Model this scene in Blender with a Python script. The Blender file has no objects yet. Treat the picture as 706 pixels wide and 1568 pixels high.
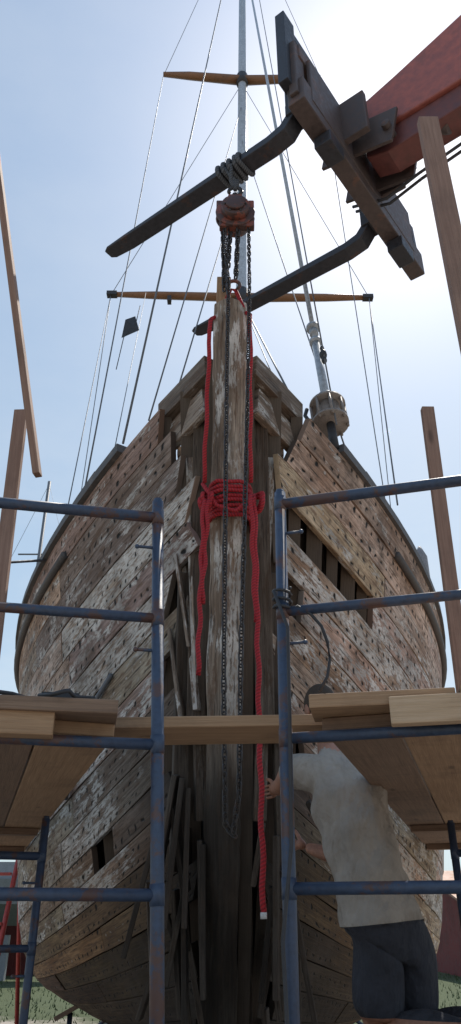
import bpy, math, random
import bmesh
from mathutils import Vector, Matrix
random.seed(7)
V = Vector
rnd = random.uniform
# Datum: z = 0 is the photographer's eye height, the yard surface is at z = -1.3
GZ = -1.3

# ------------------------------------------------------------------ materials
def newmat(name):
    m = bpy.data.materials.new(name); m.use_nodes = True
    nt = m.node_tree; nt.nodes.clear()
    out = nt.nodes.new('ShaderNodeOutputMaterial'); b = nt.nodes.new('ShaderNodeBsdfPrincipled')
    nt.links.new(b.outputs[0], out.inputs[0])
    return m, nt, b
def N(nt, t, **kw):
    n = nt.nodes.new(t)
    for k, v in kw.items():
        if k.startswith('i_'): n.inputs[k[2:].replace('_', ' ')].default_value = v
        else: setattr(n, k, v)
    return n
def L(nt, a, b): nt.links.new(a, b)
def math_n(nt, op, a, b=None, c=None):
    n = nt.nodes.new('ShaderNodeMath'); n.operation = op
    for i, x in enumerate((a, b, c)):
        if x is None: continue
        if isinstance(x, (int, float)): n.inputs[i].default_value = x
        else: nt.links.new(x, n.inputs[i])
    return n.outputs[0]
def mixc(nt, fac, a, b, bt='MIX'):
    n = nt.nodes.new('ShaderNodeMix'); n.data_type = 'RGBA'; n.blend_type = bt
    for i, x in ((0, fac), (6, a), (7, b)):
        if isinstance(x, (int, float)): n.inputs[i].default_value = x
        elif isinstance(x, tuple): n.inputs[i].default_value = (*x, 1) if len(x) == 3 else x
        else: nt.links.new(x, n.inputs[i])
    return n.outputs[2]
def ramp(nt, fac, a, b, ca=(0, 0, 0), cb=(1, 1, 1)):
    n = nt.nodes.new('ShaderNodeValToRGB'); e = n.color_ramp.elements
    e[0].position = a; e[0].color = (*ca, 1); e[1].position = b; e[1].color = (*cb, 1)
    nt.links.new(fac, n.inputs[0]); return n.outputs[0]
def noise(nt, vec, scale, detail=5, rough=.6):
    n = nt.nodes.new('ShaderNodeTexNoise'); n.inputs['Scale'].default_value = scale
    n.inputs['Detail'].default_value = detail; n.inputs['Roughness'].default_value = rough
    nt.links.new(vec, n.inputs['Vector']); return n.outputs[0]
def mapping(nt, vec, sc):
    n = nt.nodes.new('ShaderNodeMapping'); n.inputs['Scale'].default_value = sc
    nt.links.new(vec, n.inputs[0]); return n.outputs[0]
def bump(nt, b, h, s, d=.01):
    n = nt.nodes.new('ShaderNodeBump'); n.inputs['Strength'].default_value = s
    n.inputs['Distance'].default_value = d
    nt.links.new(h, n.inputs['Height']); nt.links.new(n.outputs[0], b.inputs['Normal'])

def mat_wood(name, c1, c2, dirt=(.06, .045, .035), dirtamt=.5, rough=.8, usecol=False, knots=True):
    m, nt, b = newmat(name)
    tc = N(nt, 'ShaderNodeTexCoord'); uv = tc.outputs['UV']; ob = tc.outputs['Object']
    g = noise(nt, mapping(nt, uv, (1.2, 30, 1)), 2.2, 7, .65)
    g2 = noise(nt, mapping(nt, uv, (4, 160, 1)), 1.5, 3, .5)
    col = mixc(nt, ramp(nt, g, .3, .7), c1, c2)
    col = mixc(nt, math_n(nt, 'MULTIPLY', ramp(nt, g2, .5, .75), .35), col, tuple(x*.45 for x in c1))
    d = noise(nt, ob, 3.1, 6, .65)
    col = mixc(nt, math_n(nt, 'MULTIPLY', ramp(nt, d, .5, .72), dirtamt), col, dirt)
    if knots:
        v = N(nt, 'ShaderNodeTexVoronoi'); v.inputs['Scale'].default_value = 1.0
        L(nt, mapping(nt, uv, (2.2, 7, 1)), v.inputs['Vector'])
        col = mixc(nt, math_n(nt, 'MULTIPLY', ramp(nt, v.outputs['Distance'], .05, .13, (1, 1, 1), (0, 0, 0)), .7), col, tuple(x*.35 for x in c1))
    if usecol:
        a = N(nt, 'ShaderNodeAttribute', attribute_name='Col')
        col = mixc(nt, 1.0, col, a.outputs['Color'], 'MULTIPLY')
    L(nt, col, b.inputs['Base Color']); b.inputs['Roughness'].default_value = rough
    bump(nt, b, math_n(nt, 'ADD', g, g2), .35, .006)
    return m

def mat_hull(name='weathered_planking', holes=True, tint=(1, 1, 1)):
    m, nt, b = newmat(name)
    tc = N(nt, 'ShaderNodeTexCoord'); uv = tc.outputs['UV']; ob = tc.outputs['Object']
    a = N(nt, 'ShaderNodeAttribute', attribute_name='Col')
    g = noise(nt, mapping(nt, uv, (1.5, 26, 1)), 2.0, 8, .7)
    big = noise(nt, mapping(nt, uv, (1.0, 3.0, 1)), 1.6, 5, .6)
    fine = noise(nt, mapping(nt, uv, (5, 120, 1)), 1.6, 3, .5)
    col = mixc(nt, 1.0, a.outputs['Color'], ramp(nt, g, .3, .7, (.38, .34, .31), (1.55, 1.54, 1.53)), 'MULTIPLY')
    col = mixc(nt, 1.0, col, ramp(nt, big, .32, .68, (.60, .50, .43), (1.25, 1.28, 1.31)), 'MULTIPLY')
    # flaking old paint (alpha of Col = how much survives)
    p1 = noise(nt, mapping(nt, uv, (1.4, 5.0, 1)), 1.8, 10, .68)
    thr = math_n(nt, 'ADD', p1, math_n(nt, 'MULTIPLY', math_n(nt, 'SUBTRACT', a.outputs['Alpha'], .5), .38))
    pm = ramp(nt, thr, .525, .555)
    p2 = noise(nt, mapping(nt, uv, (8, 24, 1)), 2.0, 5, .7)
    pm = math_n(nt, 'MULTIPLY', pm, ramp(nt, p2, .41, .48))
    sepc = N(nt, 'ShaderNodeSeparateColor'); L(nt, a.outputs['Color'], sepc.inputs[0])
    keep = math_n(nt, 'MULTIPLY', ramp(nt, sepc.outputs[0], .10, .26), .85)
    col = mixc(nt, math_n(nt, 'MULTIPLY', pm, keep), col, mixc(nt, ramp(nt, noise(nt, ob, 4), .35, .65), (.34, .325, .305), (.78, .76, .73)))
    # brown bare patches, worn through to reddish primer and stain
    r1 = noise(nt, mapping(nt, uv, (2.0, 7, 1)), 2.2, 9, .7)
    col = mixc(nt, math_n(nt, 'MULTIPLY', ramp(nt, r1, .53, .59), .72), col, mixc(nt, ramp(nt, sepc.outputs[0], .05, .3), (.045, .03, .02), (.155, .088, .053)))
    r2 = noise(nt, mapping(nt, ob, (1, 1, .5)), 2.1, 7, .7)
    col = mixc(nt, math_n(nt, 'MULTIPLY', ramp(nt, r2, .53, .66), .6), col, (.08, .058, .044))
    d1 = noise(nt, mapping(nt, uv, (2.5, 45, 1)), 1.3, 5, .75)
    col = mixc(nt, math_n(nt, 'MULTIPLY', ramp(nt, d1, .56, .62), .85), col, (.03, .023, .019))
    h = None
    sep = N(nt, 'ShaderNodeSeparateXYZ'); L(nt, uv, sep.inputs[0])
    if holes:
        j1 = math_n(nt, 'MULTIPLY', math_n(nt, 'SUBTRACT', noise(nt, uv, 7, 1), .5), .12)
        j2 = math_n(nt, 'MULTIPLY', math_n(nt, 'SUBTRACT', noise(nt, mapping(nt, uv, (1.3, 1.7, 1)), 9, 1), .5), .09)
        u = math_n(nt, 'ADD', sep.outputs[0], j1); v = math_n(nt, 'ADD', sep.outputs[1], j2)
        du = math_n(nt, 'MULTIPLY', math_n(nt, 'SUBTRACT', math_n(nt, 'FRACT', math_n(nt, 'DIVIDE', u, .10)), .5), .10)
        dv = math_n(nt, 'SUBTRACT', math_n(nt, 'ABSOLUTE', math_n(nt, 'SUBTRACT', v, .105)), .058)
        dist = math_n(nt, 'SQRT', math_n(nt, 'ADD', math_n(nt, 'MULTIPLY', du, du), math_n(nt, 'MULTIPLY', dv, dv)))
        h = ramp(nt, dist, .0105, .0135, (1, 1, 1), (0, 0, 0))
        sel = noise(nt, uv, 2.7, 2)
        h = math_n(nt, 'MULTIPLY', h, ramp(nt, sel, .41, .45))
        # stain halo round each hole
        col = mixc(nt, math_n(nt, 'MULTIPLY', ramp(nt, dist, .01, .03, (1, 1, 1), (0, 0, 0)), .35), col, (.07, .045, .03))
        # where the holes were puttied: pale dots
        pd = math_n(nt, 'MULTIPLY', ramp(nt, dist, .011, .014, (1, 1, 1), (0, 0, 0)), ramp(nt, sel, .38, .41, (1, 1, 1), (0, 0, 0)))
        col = mixc(nt, math_n(nt, 'MULTIPLY', math_n(nt, 'MULTIPLY', pd, .6), keep), col, (.62, .6, .57))
        col = mixc(nt, h, col, (.006, .005, .004))
    L(nt, col, b.inputs['Base Color']); b.inputs['Roughness'].default_value = .85
    hh = math_n(nt, 'ADD', math_n(nt, 'ADD', g, math_n(nt, 'MULTIPLY', fine, .5)), math_n(nt, 'MULTIPLY', pm, .25))
    if h: hh = math_n(nt, 'SUBTRACT', hh, math_n(nt, 'MULTIPLY', h, 2.0))
    bump(nt, b, hh, .65, .010)
    return m

def mat_paint(name, c, rustc=(.12, .05, .025), amt=.5, rough=.45, metal=0.0, sc=6, thr=.58):
    m, nt, b = newmat(name)
    tc = N(nt, 'ShaderNodeTexCoord'); ob = tc.outputs['Object']
    n1 = noise(nt, ob, sc, 8, .7); n2 = noise(nt, ob, sc*6, 4, .6)
    col = mixc(nt, ramp(nt, n2, .3, .7), tuple(x*.75 for x in c), tuple(min(1, x*1.25) for x in c))
    col = mixc(nt, math_n(nt, 'MULTIPLY', ramp(nt, n1, thr, thr+.06), amt), col, rustc)
    L(nt, col, b.inputs['Base Color'])
    L(nt, ramp(nt, n2, .3, .8, (rough*.8,)*3, (min(1, rough*1.4),)*3), b.inputs['Roughness'])
    b.inputs['Metallic'].default_value = metal
    bump(nt, b, n2, .15, .003)
    return m
def mat_rope(name, c, c2, freq=60):
    m, nt, b = newmat(name)
    tc = N(nt, 'ShaderNodeTexCoord'); uv = tc.outputs['UV']
    sep = N(nt, 'ShaderNodeSeparateXYZ'); L(nt, uv, sep.inputs[0])
    ph = math_n(nt, 'ADD', math_n(nt, 'MULTIPLY', sep.outputs[0], freq), math_n(nt, 'MULTIPLY', sep.outputs[1], 2.0))
    s = math_n(nt, 'PINGPONG', ph, .5)
    s2 = math_n(nt, 'MULTIPLY', s, 2.0)
    col = mixc(nt, s2, c2, c)
    col = mixc(nt, math_n(nt, 'MULTIPLY', noise(nt, tc.outputs['Object'], 30), .3), col, c2)
    L(nt, col, b.inputs['Base Color']); b.inputs['Roughness'].default_value = .75
    bump(nt, b, s2, .6, .004)
    return m
def mat_cloth(name, c, spots=None):
    m, nt, b = newmat(name)
    tc = N(nt, 'ShaderNodeTexCoord'); ob = tc.outputs['Object']
    n1 = noise(nt, ob, 7, 5); n2 = noise(nt, mapping(nt, ob, (5, 5, 2.6)), 2.4, 3, .5)
    n3 = noise(nt, ob, 220, 2)
    col = mixc(nt, ramp(nt, n1, .3, .75), tuple(x*.75 for x in c), tuple(x*1.1 for x in c))
    if spots: col = mixc(nt, math_n(nt, 'MULTIPLY', ramp(nt, noise(nt, ob, 9, 4), .58, .66), .6), col, spots)
    L(nt, col, b.inputs['Base Color']); b.inputs['Roughness'].default_value = .92
    bump(nt, b, math_n(nt, 'ADD', n2, math_n(nt, 'MULTIPLY', n3, .03)), .8, .07)
    return m
def mat_plain(name, c, rough=.7, metal=0, sc=12, var=.2):
    return mat_paint(name, c, tuple(x*.5 for x in c), var, rough, metal, sc, .5)

M_hull = mat_hull()
M_stem = mat_hull('weathered_oak_stem', False)
M_bowt = mat_hull('weathered_bow_oak', False)
M_frame = mat_wood('oak_frame', (.075, .055, .04), (.14, .105, .08), dirtamt=.6, knots=False)
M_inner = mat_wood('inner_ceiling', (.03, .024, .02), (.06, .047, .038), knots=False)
M_plank = mat_wood('staging_plank', (.30, .175, .095), (.46, .29, .17), (.10, .06, .04), .5)
M_plankd = mat_wood('staging_plank_old', (.17, .105, .07), (.28, .18, .12), (.07, .045, .032), .55)
M_new = mat_wood('new_lumber', (.46, .31, .185), (.60, .43, .29), (.22, .14, .09), .35)
M_stud = mat_wood('stud_lumber', (.22, .125, .09), (.32, .20, .15), (.08, .05, .04), .4)
M_pipe = mat_paint('scaffold_blue', (.040, .060, .105), (.11, .05, .03), .8, .45, 0.0, 8, .53)
M_fork = mat_paint('fork_steel', (.040, .041, .05), (.09, .05, .04), .7, .5, .3, 6)
M_carr = mat_paint('carriage_steel', (.085, .062, .058), (.16, .08, .055), .7, .55, .1, 5)
M_red = mat_paint('boom_red', (.34, .10, .08), (.22, .075, .06), .6, .5, 0, 3)  # red lightened toward salmon, with haze mixed into the paint colour
M_hoist = mat_paint('hoist_orange', (.20, .055, .035), (.05, .03, .028), .9, .5, 0, 16, .46)
M_chain = mat_paint('chain_steel', (.055, .05, .05), (.11, .06, .04), .6, .5, .5, 20)
M_rope = mat_rope('rope_red', (.52, .02, .03), (.22, .01, .016))
M_ropeg = mat_rope('rope_grey', (.12, .13, .15), (.04, .045, .055))
M_wire = mat_plain('stay_wire', (.15, .16, .18), .6, .2)
M_mast = mat_plain('mast_alloy', (.40, .43, .47), .4, .2, 5)
M_varn = mat_wood('varnished_spruce', (.16, .075, .035), (.27, .13, .06), (.05, .04, .04), .6, .4, knots=False)
M_dark = mat_plain('dark_rubber', (.035, .035, .04), .6)
M_rail = mat_paint('rail_dark', (.09, .085, .085), (.2, .17, .15), .6, .7)
M_deck = mat_plain('deck', (.1, .08, .065), .8)

# ------------------------------------------------------------------ mesh builder
class MB:
    def __init__(s): s.v = []; s.f = []; s.uv = []; s.c = []; s.mi = []; s.sm = []
    def add(s, verts, faces, uvs, col=(1, 1, 1, .5), mi=0, smooth=False):
        o = len(s.v); s.v += [tuple(x) for x in verts]
        s.c += (col if isinstance(col, list) else [col]*len(verts))
        for f, u in zip(faces, uvs):
            s.f.append([i+o for i in f]); s.uv.append(u); s.mi.append(mi); s.sm.append(smooth)
    def box(s, p0, p1, w, h, up=(0, 0, 1), col=(1, 1, 1, .5), mi=0, w1=None, h1=None, skew=0):
        p0 = V(p0); p1 = V(p1); d = (p1-p0); ln = d.length; d.normalize()
        sd = d.cross(V(up)).normalized(); u = sd.cross(d).normalized()
        w1 = w if w1 is None else w1; h1 = h if h1 is None else h1
        vs = []
        for p, ww, hh, k in ((p0, w, h, -1), (p1, w1, h1, 1)):
            for a, b in ((-1, -1), (1, -1), (1, 1), (-1, 1)):
                vs.append(p+sd*(a*ww/2)+u*(b*hh/2)+d*(k*skew*a*ww/2))
        r = rnd(0, 50); q = rnd(0, 9)
        F = [(0, 1, 5, 4), (1, 2, 6, 5), (2, 3, 7, 6), (3, 0, 4, 7), (3, 2, 1, 0), (4, 5, 6, 7)]
        U = []
        for k, wd in ((0, w), (1, h), (2, w), (3, h)):
            U.append([(r, q+k*.5), (r, q+k*.5+wd), (r+ln, q+k*.5+wd), (r+ln, q+k*.5)])
        U.append([(r, q), (r+.02, q), (r+.02, q+w), (r, q+w)]); U.append([(r, q), (r+.02, q), (r+.02, q+w), (r, q+w)])
        s.add(vs, F, U, col, mi)
    def sweep(s, pts, rad, n=10, closed=False, up=None, col=(1, 1, 1, .5), mi=0, sect=None, smooth=True):
        pts = [V(p) for p in pts]; m = len(pts)
        T = []
        for i in range(m):
            if closed: t = pts[(i+1) % m]-pts[i-1]
            else: t = pts[min(i+1, m-1)]-pts[max(i-1, 0)]
            T.append(t.normalized() if t.length > 1e-9 else V((0, 0, 1)))
        if up is None:
            tot = [max(abs(t[k]) for t in T) for k in range(3)]
            k = tot.index(min(tot)); up = [0, 0, 0]; up[k] = 1
        up = V(up)
        if sect is None: sect = [(math.cos(2*math.pi*k/n), math.sin(2*math.pi*k/n)) for k in range(n)]
        n = len(sect); vs = []; ln = [0]
        for i in range(m):
            sd = T[i].cross(up)
            sd = sd.normalized() if sd.length > 1e-6 else V((1, 0, 0))
            u = sd.cross(T[i]).normalized()
            r = rad[i] if isinstance(rad, (list, tuple)) else rad
            ra, rb = r if isinstance(r, (list, tuple)) else (r, r)
            for a, b in sect: vs.append(pts[i]+sd*(a*ra)+u*(b*rb))
            if i: ln.append(ln[-1]+(pts[i]-pts[i-1]).length)
        F = []; U = []
        for i in range(m if closed else m-1):
            j = (i+1) % m; l0 = ln[i]; l1 = ln[j] if j else ln[i]+(pts[0]-pts[i]).length
            for k in range(n):
                k2 = (k+1) % n
                F.append((i*n+k, i*n+k2, j*n+k2, j*n+k))
                U.append([(l0, k/n), (l0, (k+1)/n), (l1, (k+1)/n), (l1, k/n)])
        if not closed:
            F.append(tuple(range(n-1, -1, -1))); U.append([(0, 0)]*n)
            F.append(tuple((m-1)*n+k for k in range(n))); U.append([(0, 0)]*n)
        s.add(vs, F, U, col, mi, smooth)
    def ball(s, c, r, seg=14, rings=9, col=(1, 1, 1, .5), mi=0, rot=None):
        r = r if isinstance(r, (tuple, list)) else (r, r, r); vs = []; F = []; U = []
        for i in range(rings+1):
            th = math.pi*i/rings
            for k in range(seg):
                ph = 2*math.pi*k/seg
                p = V((r[0]*math.sin(th)*math.cos(ph), r[1]*math.sin(th)*math.sin(ph), r[2]*math.cos(th)))
                if rot: p = rot @ p
                vs.append(V(c)+p)
        for i in range(rings):
            for k in range(seg):
                k2 = (k+1) % seg
                F.append((i*seg+k, (i+1)*seg+k, (i+1)*seg+k2, i*seg+k2)); U.append([(k/seg, i/rings)]*4)
        s.add(vs, F, U, col, mi, True)
    def build(s, name, mats, parent=None, bevel=0):
        me = bpy.data.meshes.new(name); me.from_pydata(s.v, [], s.f)
        uvl = me.uv_layers.new(name='UVMap'); k = 0
        flat = [c for f in s.uv for c in f]
        for i, c in enumerate(flat): uvl.data[i].uv = c
        ca = me.color_attributes.new('Col', 'FLOAT_COLOR', 'POINT')
        for i, c in enumerate(s.c): ca.data[i].color = c
        for m in (mats if isinstance(mats, list) else [mats]): me.materials.append(m)
        me.polygons.foreach_set('material_index', s.mi); me.polygons.foreach_set('use_smooth', s.sm)
        me.update()
        o = bpy.data.objects.new(name, me); bpy.context.collection.objects.link(o)
        if parent: o.parent = parent
        if bevel:
            b = o.modifiers.new('b', 'BEVEL'); b.width = bevel; b.segments = 2; b.limit_method = 'ANGLE'
        return o
def empty(name):
    e = bpy.data.objects.new(name, None); bpy.context.collection.objects.link(e); return e
def lerp(a, b, t): return V(a)*(1-t)+V(b)*t

# ------------------------------------------------------------------ hull form
ZK = -1.06
def stemY(z):
    y = 3.3+.41*(3.05-z)
    if z < .3: y += .22*(.3-z)**2
    return y
def hull0(sd, t, s):
    q = min(max(s, 0)/5.4, 1)
    z0 = ZK+t*(3.0-ZK); y0 = stemY(z0)+.12
    D = .72*min(1, t/.5)+.30*math.sin(math.pi*min(1, t))**2
    z = z0-D*(1-(1-q)**2.5)+(.02*(s-5.4)**2*t if s > 5.4 else 0)
    B = 2.12*(1-(1-min(t, 1))**8)**.85; p = 1.35+.95*t
    g = 1-(1-q)**p
    if s > 5.4: g *= 1-((s-5.4)/7.2)**2
    return V((sd*(.085+B*g), y0+s, z))
def hull(sd, t, s, off=0):
    p = hull0(sd, t, s)
    if off:
        a = hull0(sd, t, s+.02)-hull0(sd, t, max(s-.02, 0)); b = hull0(sd, min(t+.01, 1), s)-hull0(sd, max(t-.01, .001), s)
        n = a.cross(b)
        if n.x*sd < 0: n = -n
        if n.length > 1e-9: p = p+n.normalized()*off
    return p

boat = empty('wooden_sailboat')
NS = 20
def startS(sd, i):
    k = NS-1-i
    if sd < 0:
        tab = [.40, .30, .24, .15, .13, .19, .26, .20, .24, .28, .32, .25, .2]
    else:
        tab = [.42, .32, .22, .16, .20, .28, .22, .18, .15, .20, .26, .3, .2]
    return tab[k] if k < len(tab) else .10+.16*((i*7+3) % 3)/3
def missing(sd, i):
    if sd > 0: return {16: (.2, 1.2), 14: (.12, .42), 10: (.2, .48), 7: (.05, .35), 3: (.05, .3)}.get(i)
    return {9: (1.0, 1.3), 12: (.1, .44), 5: (.0, .35), 10: (.1, .5), 14: (.1, .34)}.get(i)
def plank_col(sd, i, s):
    k = rnd(.66, 1.25)
    if i >= 17: c = V((.33, .26, .215)); a = rnd(.40, .58)
    elif i >= 8: c = V((.345, .29, .25)); a = rnd(.43, .86)
    elif i >= 1: c = V((.25, .165, .095)); a = .15
    else: c = V((.05, .11, .08)); a = .1
    if sd > 0 and i >= 8: c = V((.44, .345, .275)); a -= .08  # starboard lighter and warmer: light on that side painted into the planks
    c = c*k; c.x *= rnd(.93, 1.12); c.z *= rnd(.85, 1.1)
    return c, a
for sd, nm in ((-1, 'planking_port_side'), (1, 'planking_starboard_side')):
    mb = MB()
    for i in range(NS):
        t0 = i/NS; t1 = (i+1)/NS
        s0 = startS(sd, i); segs = []; mis = missing(sd, i)
        cur = s0; first = True
        if mis and mis[0] <= s0+.1: cur = mis[1]; mis = None
        while cur < 10.2:
            e = cur+rnd(1.3, 3.6) if not first else cur+rnd(.9, 2.6); first = False
            if 10.2-e < 1: e = 10.2
            if mis and cur < mis[0] < e: segs.append((cur, mis[0])); cur = mis[1]; mis = None; continue
            segs.append((cur, e)); cur = e+.005
        for (a, b) in segs:
            c, al = plank_col(sd, i, a); base = rnd(0, .011); gap = rnd(.0002, .0012); th = .045
            n = max(2, int((b-a)/.12)+1); vs = []; cs = []; uo = rnd(0, 40); skew = rnd(-.05, .05) if a < 1 else 0
            lens = [0]; prev = None
            jt = rnd(0, 6)
            for k in range(n+1):
                s = a+(b-a)*k/n
                ch0 = gap+.0012*max(0, math.sin(s*4.3+jt)); ch1 = gap+.0012*max(0, math.sin(s*3.1+jt*2))
                sk = skew*(1-k/n)
                P = [hull(sd, t0+ch0, max(0, s-sk), base), hull(sd, t1-ch1, max(0, s+sk), base), hull(sd, t1-ch1, max(0, s+sk), base+th), hull(sd, t0+ch0, max(0, s-sk), base+th)]
                vs += P; mid = (P[2]+P[3])/2
                if prev is not None: lens.append(lens[-1]+(mid-prev).length)
                prev = mid
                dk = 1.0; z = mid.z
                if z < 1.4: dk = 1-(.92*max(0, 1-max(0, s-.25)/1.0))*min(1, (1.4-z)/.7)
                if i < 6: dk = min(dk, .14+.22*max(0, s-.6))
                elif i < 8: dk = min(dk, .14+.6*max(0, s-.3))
                dk = max(dk, .09)  # dark wet stain low at the bow, plus recess shadow painted into plank colour
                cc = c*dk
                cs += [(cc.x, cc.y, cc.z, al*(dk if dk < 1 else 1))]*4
            F = []; U = []; wd = (vs[2]-vs[3]).length
            for k in range(n):
                o = k*4; q = o+4; u0 = uo+lens[k]; u1 = uo+lens[k+1]
                for (x, y, va, vb) in ((0, 1, 0, wd), (1, 2, wd, wd+.03), (2, 3, wd, 0), (3, 0, -.03, 0)):
                    F.append((o+x, o+y, q+y, q+x)); U.append([(u0, va), (u0, vb), (u1, vb), (u1, va)])
            F.append((3, 2, 1, 0)); U.append([(uo, -.3)]*4); e = n*4
            F.append((e, e+1, e+2, e+3)); U.append([(uo, -.3)]*4)
            if sd < 0: F = [tuple(reversed(f)) for f in F]; U = [list(reversed(u)) for u in U]
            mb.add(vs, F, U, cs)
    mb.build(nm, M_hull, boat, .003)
# frames and inner ceiling
mb = MB()
for sd in (-1, 1):
    s = .07
    while s < 9.8:
        pts = [hull(sd, t/24, s, -.055) for t in range(1, 25)]
        wob = rnd(.8, 1.15)
        mb.sweep([p for p in pts], [(.045*wob, .045)]*len(pts), sect=[(-1, -1), (1, -1), (1, 1), (-1, 1)], up=(0, 1, 0), smooth=False)
        s += .19 if s < 1.2 else .34
mb.build('frames', M_frame, boat)
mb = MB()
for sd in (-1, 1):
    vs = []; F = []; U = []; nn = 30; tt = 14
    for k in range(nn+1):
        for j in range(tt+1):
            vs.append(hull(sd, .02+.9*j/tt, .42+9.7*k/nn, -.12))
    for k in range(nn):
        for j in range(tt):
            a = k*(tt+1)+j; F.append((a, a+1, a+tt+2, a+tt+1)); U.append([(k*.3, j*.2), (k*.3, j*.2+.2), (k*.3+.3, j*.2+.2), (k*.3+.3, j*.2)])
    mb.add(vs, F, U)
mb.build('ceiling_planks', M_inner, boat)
# deck + transom + keel
mb = MB(); vs = []; F = []; U = []
for k in range(31):
    s = .75+9.6*k/30
    for sd in (-1, 1): 
        p = hull(sd, .93, s, -.06); vs.append(p)
for k in range(30):
    F.append((k*2, k*2+1, k*2+3, k*2+2)); U.append([(0, 0)]*4)
mb.add(vs, F, U)
tv = [hull(-1, j/10, 10.25) for j in range(11)]+[hull(1, j/10, 10.25) for j in range(10, -1, -1)]
mb.add([V((p.x, 13.9+.1*p.z, p.z)) for p in tv], [tuple(range(22))], [[(0, 0)]*22])
mb.build('deck_and_transom', M_deck, boat)
mb = MB()
mb.box((0, 5.4, -1.11), (0, 14.5, -1.11), .26, .18); mb.build('keel', M_frame, boat, .01)

# stem: pentagon section following the raked profile
mb = MB(); zs = [3.25-.1*k for k in range(44)]
vs = []; cs = []; F = []; U = []
for k, z in enumerate(zs):
    y = stemY(z); ww = .098+.004*math.sin(k*.7)
    cx = .002-.0018*k
    for m_, (a, b) in enumerate([(-1, .34), (-1, .06), (-.12, 0), (1, .05), (1, .34)]):
        jx = rnd(-.005, .005)
        vs.append(V((cx+a*ww+jx, y+b+rnd(-.004, .004), z)))
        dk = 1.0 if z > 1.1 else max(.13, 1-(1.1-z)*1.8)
        pale = (.95, .85, .70, 1.15, 1.15)[m_]*dk  # left faces darker, right brighter: side light painted into the stem colour
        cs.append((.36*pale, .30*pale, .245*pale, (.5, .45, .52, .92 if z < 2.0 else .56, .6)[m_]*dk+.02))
for k in range(len(zs)-1):
    for m_ in range(4):
        o = k*5+m_; F.append((o, o+5, o+6, o+1)); U.append([(k*.1, m_*.3), (k*.1+.1, m_*.3), (k*.1+.1, m_*.3+.12), (k*.1, m_*.3+.12)])
    o = k*5; F.append((o+4, o+9, o+5, o)); U.append([(k*.1, 0)]*4)
F.append((0, 1, 2, 3, 4)); U.append([(0, .02*q) for q in range(5)])
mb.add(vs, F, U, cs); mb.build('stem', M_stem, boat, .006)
mb = MB()
mb.box((-.045, 3.33, 3.2), (-.04, 3.3, 3.47), .085, .06, up=(0, 1, 0)); mb.build('stem_head_block', M_plank, boat, .004)
# apron, knightheads, breasthook, cut pieces of rail around the opened bow
mb = MB()
def W(k, a=.5): return (.34*k, .28*k, .23*k, a)
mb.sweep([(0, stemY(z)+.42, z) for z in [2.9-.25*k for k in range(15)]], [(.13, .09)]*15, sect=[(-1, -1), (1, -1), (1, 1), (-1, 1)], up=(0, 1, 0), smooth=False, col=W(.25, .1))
for sd in (-1, 1):
    mb.box((sd*.11, 3.55, 2.98), (sd*.43, 3.98, 2.93), .12, .16, col=W(.55, .3))
    mb.box((sd*.15, 3.62, 2.78), (sd*.42, 4.0, 2.72), .05, .2, col=W(.85))
    mb.box((sd*.17, 3.72, 2.86), (sd*.2, 4.35, .9), .09, .11, up=(1, 0, 0), col=W(.35, .2))
    mb.box((sd*.24, 3.86, 2.6), (sd*.17, 4.15, 1.5), .05, .09, up=(1, 0, 0), col=W(1.0, .7))
    mb.box((sd*.20, 4.18, 1.7), (sd*.16, 4.5, .5), .05, .08, up=(1, .3, 0), col=W(.4, .4))
    mb.box((sd*.27, 4.10, 1.85), (sd*.30, 4.62, .25), .05, .09, up=(1, .3, 0), col=W(.25, .1))  # low timbers darkened: shadow beside the stem is put into their colour
mb.box((-.34, 3.98, 2.63), (.34, 3.98, 2.63), .09, .07, col=W(1.6, .4))
# loose splintered lengths hanging by the stem
mb.box((-.30, 4.12, 2.12), (-.19, 4.22, 1.05), .03, .07, up=(.3, 1, 0), col=W(1, .8))
mb.box((-.25, 3.93, 2.25), (-.20, 4.2, 1.2), .025, .06, up=(.3, 1, 0), col=W(1.1, .85))
mb.box((-.36, 4.28, 1.55), (-.27, 4.3, .98), .025, .09, up=(.3, 1, 0), col=W(.7))
mb.box((-.33, 4.05, 1.95), (-.24, 4.15, 1.4), .02, .05, up=(.3, 1, 0), col=W(.8, .6))
mb.box((.24, 4.3, 1.45), (.36, 4.35, .9), .025, .08, up=(.3, 1, 0), col=W(1))
mb.box((.20, 4.0, 2.0), (.23, 4.2, 1.35), .025, .05, up=(.3, 1, 0), col=W(.8))
for k in range(30):
    sd = -1 if k % 3 else 1
    x = sd*rnd(.12, .50); z = rnd(-.7, .85)
    y = stemY(z)+.0+abs(x)*.4
    mb.box((x, y, z), (x*rnd(.6, 1.5), y+.12, z-rnd(.25, .8)), .03, rnd(.03, .1), up=(rnd(-.2, .4), 1, 0), col=W(rnd(.08, .34), .2))  # splinters coloured near black to paint in the shadow of the bow V
mb.build('bow_timbers', M_bowt, boat, .005)
# rail / rub strake along sheer
mb = MB()
for sd in (-1, 1):
    pts = [hull(sd, 1, s, .03)+V((0, 0, .03)) for s in [.75+.25*k for k in range(39)]]
    mb.sweep(pts, [(.05, .035)]*39, sect=[(-1, -1), (1, -1), (1, 1), (-1, 1)], up=(0, 0, 1), smooth=False)
    pts = [hull(sd, .955, s, .065) for s in [1.5+.25*k for k in range(35)]]
    mb.sweep(pts, .03, n=8, up=(0, 0, 1))
    pts = [hull(sd, 1, s, .0)+V((0, 0, .11)) for s in [1.1+.25*k for k in range(36)]]
    mb.sweep(pts, [(.035, .05)]*36, sect=[(-1, -1), (1, -1), (1, 1), (-1, 1)], up=(0, 0, 1), smooth=False)
mb.build('rail', M_rail, boat)

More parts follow.
